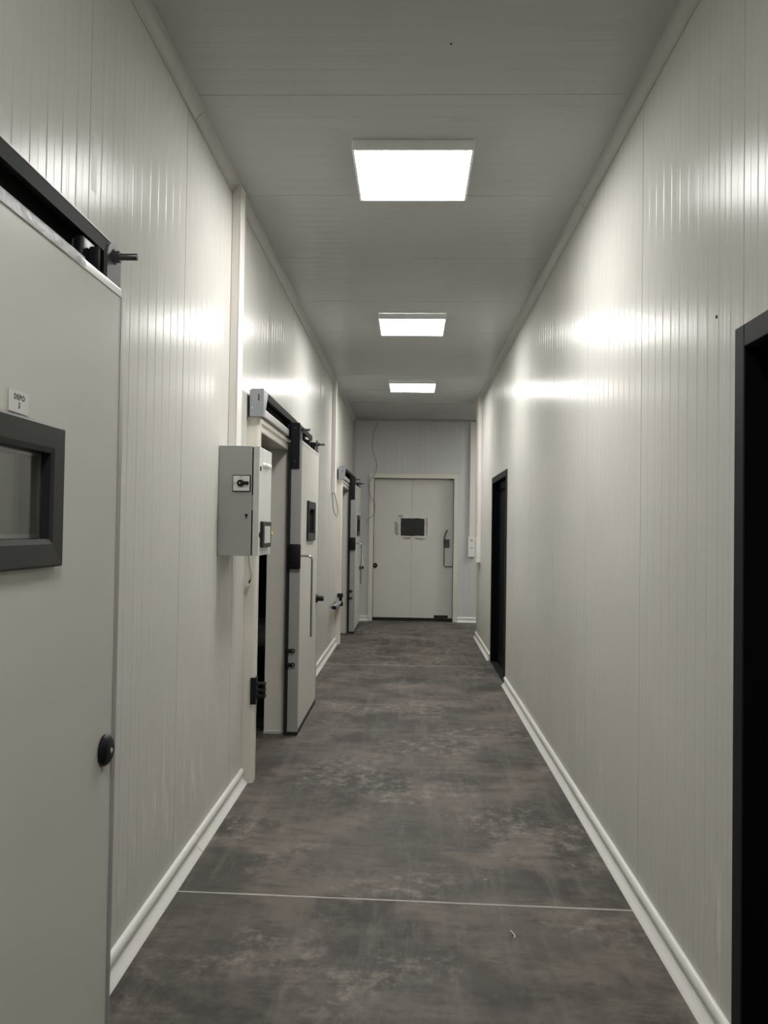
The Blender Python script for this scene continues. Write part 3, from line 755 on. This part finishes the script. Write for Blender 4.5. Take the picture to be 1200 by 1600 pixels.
for a, b_, p, r in ((wx1, x1-g, 0.055, zt-g), (sx+0.012, wx1, 0.055, wz0), (sx+0.012, wx1, wz1, zt-g)): box(bm, a, b_, lead, lead+0.06, p, r)
bmesh.ops.remove_doubles(bm, verts=bm.verts, dist=1e-5)
obj('leaf_panel', bm, 'leaf_back', bd4)
obj('seam_strip', bx(sx-0.0115, sx+0.0115, lead-0.003, lead+0.05, 0.055, wz0-0.001, bev=0.002), 'leaf', bd4)
obj('seam_strip', bx(sx-0.0115, sx+0.0115, lead-0.003, lead+0.05, wz1+0.001, zt-g, bev=0.002), 'leaf', bd4)
obj('bottom_seal', bx(x0+g, x1-g, lead-0.006, lead+0.06, 0.004, 0.0545, bev=0.003), 'rubber', bd4)
# dark window unit with rounded corners in a roughly cut, smeared hole
def rrect(xa, xb, za, zb, r, n=5, jag=0.0, seed=0):
    out = []
    for cx_, cz_, a0 in ((xb-r, zb-r, 0), (xa+r, zb-r, 90), (xa+r, za+r, 180), (xb-r, za+r, 270)):
        for k_ in range(n):
            a = math.radians(a0+90*k_/(n-1)); q = 1+jag*noise.noise(Vector((a*2.7+seed, cx_*5, seed)))
            out.append((cx_+r*q*math.cos(a), cz_+r*q*math.sin(a)))
    return out
def ring_plate(outer, inner, ya, yb):
    bm = B(); n_ = len(outer)
    V = [[bm.verts.new((x, y_, z)) for x, z in pl] for pl, y_ in ((outer, ya), (outer, yb), (inner, yb), (inner, ya))]
    for A, C in zip(V, V[1:]+V[:1]):
        for k_ in range(n_): bm.faces.new((A[k_], A[(k_+1) % n_], C[(k_+1) % n_], C[k_]))
    return bm
def outline(xa, xb, za, zb, n=8, jag=0.0, seed=0):
    c = [(xb, za), (xb, zb), (xa, zb), (xa, za)]; out = []
    for k_ in range(4):
        (x0_, z0_), (x1_, z1_) = c[k_], c[(k_+1) % 4]
        for q in range(n):
            f = q/n; j_ = jag*(0.5+noise.noise(Vector((k_*5.1+f*4.3, seed, 0.7)))); mx_, mz_ = (xa+xb)/2, (za+zb)/2
            x, z = x0_+(x1_-x0_)*f, z0_+(z1_-z0_)*f
            out.append((x+j_*(1 if x > mx_ else -1)*(k_ % 2 == 0 or q == 0), z+j_*(1 if z > mz_ else -1)*(k_ % 2 == 1 or q == 0)))
    return out
wfb = obj('window_frame', ring_plate(rrect(wx0+0.002, wx1-0.002, wz0+0.002, wz1-0.002, 0.035), rrect(wx0+0.054, wx1-0.056, wz0+0.052, wz1-0.064, 0.008), lead+0.02, lead-0.008), 'winframe', bd4)
obj('pane', bx(wx0+0.05, wx1-0.05, lead+0.002, lead+0.006, wz0+0.045, wz1-0.055), 'glass', wfb)
obj('back_plate', bx(wx0+0.001, wx1-0.001, lead+0.03, lead+0.04, wz0+0.001, wz1-0.001), 'winframe', wfb)
obj('cut_edge', ring_plate(outline(wx0-0.001, wx1+0.001, wz0-0.001, wz1+0.001, jag=0.016, seed=3), outline(wx0+0.003, wx1-0.003, wz0+0.003, wz1-0.003, jag=-0.010, seed=8), lead-0.0005, lead-0.009), 'frame', bd4)
def smear(cx_, cz_, w, h, seed):
    bm = B(); n_ = 18; c = bm.verts.new((cx_, lead-0.0022, cz_)); ring = []
    for k_ in range(n_):
        a = 2*math.pi*k_/n_; r = 1.1+0.8*noise.noise(Vector((math.cos(a)*1.9+seed, math.sin(a)*1.9, seed*1.7)))
        ring.append(bm.verts.new((cx_+w*r*math.cos(a), lead-0.0006, cz_+h*r*math.sin(a))))
    for k_ in range(n_): bm.faces.new((c, ring[k_], ring[(k_+1) % n_]))
    return obj('adhesive_smear', bm, 'dirt', bd4, smooth='all')
smear(-0.255, 1.60, 0.028, 0.10, 1.1); smear(-0.245, 1.50, 0.03, 0.03, 2.3); smear(-0.17, 1.80, 0.045, 0.022, 3.7)
smear(-0.06, 1.417, 0.075, 0.018, 4.1); smear(0.15, 1.412, 0.09, 0.018, 5.9); smear(0.268, 1.62, 0.016, 0.14, 6.6)
# lever handle on the right, push knob on the left, floor-level tag
hp = obj('handle_plate', bx(0.578, 0.664, lead-0.018, lead-0.0005, 1.268, 1.41, bev=0.006), 'dgrey', bd4)
bm = B(); tube(bm, smooth_path([(0.573, lead-0.03, 1.30), (0.572, lead-0.035, 1.40), (0.588, lead-0.035, 1.49), (0.622, lead-0.035, 1.575)], 5), 0.011, 10)
obj('lever', bm, 'dgrey', hp, smooth=True)
bm = B(); pts = [(0.573, lead-0.03, 1.31), (0.573, lead-0.03, 1.0)]
for k_ in range(1, 6):
    a = math.pi/2*k_/5; pts.append((0.603-0.03*math.cos(a), lead-0.03, 0.975-0.03*math.sin(a)))
pts += [(0.69, lead-0.03, 0.945), (0.712, lead-0.02, 0.945), (0.716, lead-0.0006, 0.945)]
obj('pull_rod', tube(bm, pts, 0.0075, 10), 'dgrey', hp, smooth=True)
bm = B(); lathe(bm, (-0.61, lead, 0.942), (0, -1, 0), [(0, 0), (0, 0.042), (0.012, 0.042), (0.016, 0.034), (0.010, 0.028), (0.010, 0.012), (0.022, 0.011), (0.022, 0)], 22)
kn = obj('release_knob', bm, 'black', bd4, smooth=True)
bm = B(); box(bm, -0.622, -0.598, lead-0.0245, lead-0.0222, 0.939, 0.945); obj('knob_mark', bm, 'alu_light', kn)
tg = obj('tag_plate', bx(0.415, 0.652, lead-0.010, lead-0.0005, 0.060, 0.105, bev=0.002), 'black', bd4)
obj('tag_slot', bx(0.45, 0.62, lead-0.0112, lead-0.0101, 0.078, 0.088), 'dgrey', tg)

pts = smooth_path([(0.408, 3.236, 0.003), (0.412, 3.218, 0.008), (0.420, 3.202, 0.004), (0.418, 3.182, 0.003)], 4)
tag(obj('plastic_shaving', tube(B(), pts, 0.0025, 5), 'white', None, smooth='all'), 'tiny white plastic shaving lying on the concrete in front of the near floor joint', 'litter', kind='thing')
# ------------------------------------------------------------------ dark doorways in the right wall
def dark_doorway(idx, ya, yb, zt):
    d = empty('door_%d' % idx, (XR, (ya+yb)/2, 0), kind='structure')
    w = 0.068; xf = XR-0.010; xi = XR+0.115
    def post(a0, a1, z0, z1, bev=0.003): return bx(xf, XR+0.04, a0, a1, z0, z1, bev=bev)
    obj('jamb', post(ya, ya+w, 0, zt), 'anth', d); obj('jamb', post(yb-w, yb, 0, zt), 'anth', d)
    obj('head', post(ya+w+0.0005, yb-w-0.0005, zt-w, zt), 'anth', d)
    # black rebate lining set back behind the frame
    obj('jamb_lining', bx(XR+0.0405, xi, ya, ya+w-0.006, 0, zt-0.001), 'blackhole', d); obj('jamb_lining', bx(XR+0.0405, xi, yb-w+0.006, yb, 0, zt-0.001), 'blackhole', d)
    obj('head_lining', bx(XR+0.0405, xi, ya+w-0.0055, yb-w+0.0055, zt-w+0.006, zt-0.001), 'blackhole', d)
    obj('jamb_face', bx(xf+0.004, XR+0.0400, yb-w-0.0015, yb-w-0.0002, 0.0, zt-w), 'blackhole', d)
    obj('threshold', bx(XR-0.004, xi, ya+w, yb-w, 0.0, 0.012), 'anth', d)
    t = (ya+w-0.005, yb-w+0.005)
    return d, t, xi
d5, t5, xi = dark_doorway(5, *R_HOLES[0][:2], R_HOLES[0][3])
d6, t6, xi = dark_doorway(6, *R_HOLES[1][:2], R_HOLES[1][3])
def dark_leaf(t, zt, label):
    a, b_ = t; xl = xi-0.045
    th = empty('dark_door', (xi-0.02, (a+b_)/2, 0.013), label, 'door', 'black glazed doors in the right wall', 'thing')
    st_ = 0.085; z0, z1 = 0.014, zt-0.064
    for p, r in ((a+0.002, a+st_), ((a+b_)/2-0.05, (a+b_)/2+0.05), (b_-st_, b_-0.002)): obj('stile', bx(xl, xi-0.004, p, r, z0, z1, bev=0.003), 'leafdark', th)
    for p, r in ((a+st_, (a+b_)/2-0.05), ((a+b_)/2+0.05, b_-st_)):
        obj('top_rail', bx(xl, xi-0.004, p+0.0005, r-0.0005, z1-0.085, z1, bev=0.003), 'leafdark', th); obj('bottom_rail', bx(xl, xi-0.004, p+0.0005, r-0.0005, z0, z0+0.12, bev=0.003), 'leafdark', th)
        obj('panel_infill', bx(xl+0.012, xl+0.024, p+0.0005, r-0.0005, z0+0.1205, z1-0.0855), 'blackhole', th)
dark_leaf(t5, R_HOLES[0][3], 'added black panelled leaf standing in for the dark void of the nearest doorway in the right wall')  # made-up leaf, its black colour stands in for the unlit opening
dark_leaf(t6, R_HOLES[1][3], 'black panelled door set back in the farther dark doorway of the right wall')

# ------------------------------------------------------------------ ceiling lamps
def lamp(y, x, label, group='square ceiling lamps along the corridor'):
    w, l, h_ = 0.298, 0.312, 0.05
    t = empty('ceiling_lamp', (x, y, H), label, 'lamp', group, 'thing')
    zb = H-h_; r = 0.012
    bm = B()
    box(bm, x-w, x-w+r, y-l, y+l, zb, H-0.0005, bev=0.002); box(bm, x+w-r, x+w, y-l, y+l, zb, H-0.0005, bev=0.002)
    box(bm, x-w+r, x+w-r, y-l, y-l+r, zb, H-0.0005, bev=0.002); box(bm, x-w+r, x+w-r, y+l-r, y+l, zb, H-0.0005, bev=0.002)
    obj('lamp_frame', bm, 'lampbody', t)
    obj('diffuser', bx(x-w+r+0.0005, x+w-r-0.0005, y-l+r+0.0005, y+l-r-0.0005, zb+0.003, zb+0.010), 'lamp', t)
    return t
lamp(4.262, -0.017, 'nearest and largest of the lit square ceiling lamps')
lamp(7.455, -0.016, 'middle of the three lit square ceiling lamps along the corridor')
lamp(10.63, -0.006, 'farthest lit square ceiling lamp before the back wall')
lamp(0.3, -0.017, 'added square fill lamp overhead, out of sight, to brighten the near corridor', 'added lamp overhead')  # added fill lamp, never in view, lifts the brightness near the camera
lamp(13.1, 2.6, 'added square fill lamp, out of sight round the corner, to brighten the far end', 'added lamp in the side corridor')  # added unseen lamp, lifts the back wall and end door

# strip of old tape left on the left wall
bm = B(); nn = 10; rw = []
for k in range(nn+1):
    z = 2.60+0.17*k/nn; w_ = 0.004*noise.noise(Vector((z*30, 2, 1)))
    rw.append([bm.verts.new((XL+0.0008+0.0012*abs(noise.noise(Vector((z*40, q*9, 7)))), yy+w_, z)) for q, yy in enumerate((2.505, 2.525, 2.548))])
for A, C in zip(rw, rw[1:]):
    for j in range(2): bm.faces.new((A[j], A[j+1], C[j+1], C[j]))
obj('tape_strip', bm, 'tape', wl, smooth='all')
# fixing screws left in the sheet
bm = B(); lathe(bm, (XR+0.0002, 2.664, 2.254), (-1, 0, 0), [(0, 0), (0, 0.006), (0.003, 0.005), (0.004, 0)], 10); obj('screw_head', bm, 'black', wr)
bm = B(); lathe(bm, (0.129, 3.164, H-0.0002), (0, 0, -1), [(0, 0), (0, 0.005), (0.003, 0.004), (0.004, 0)], 10); obj('screw_head', bm, 'dgrey', ce)
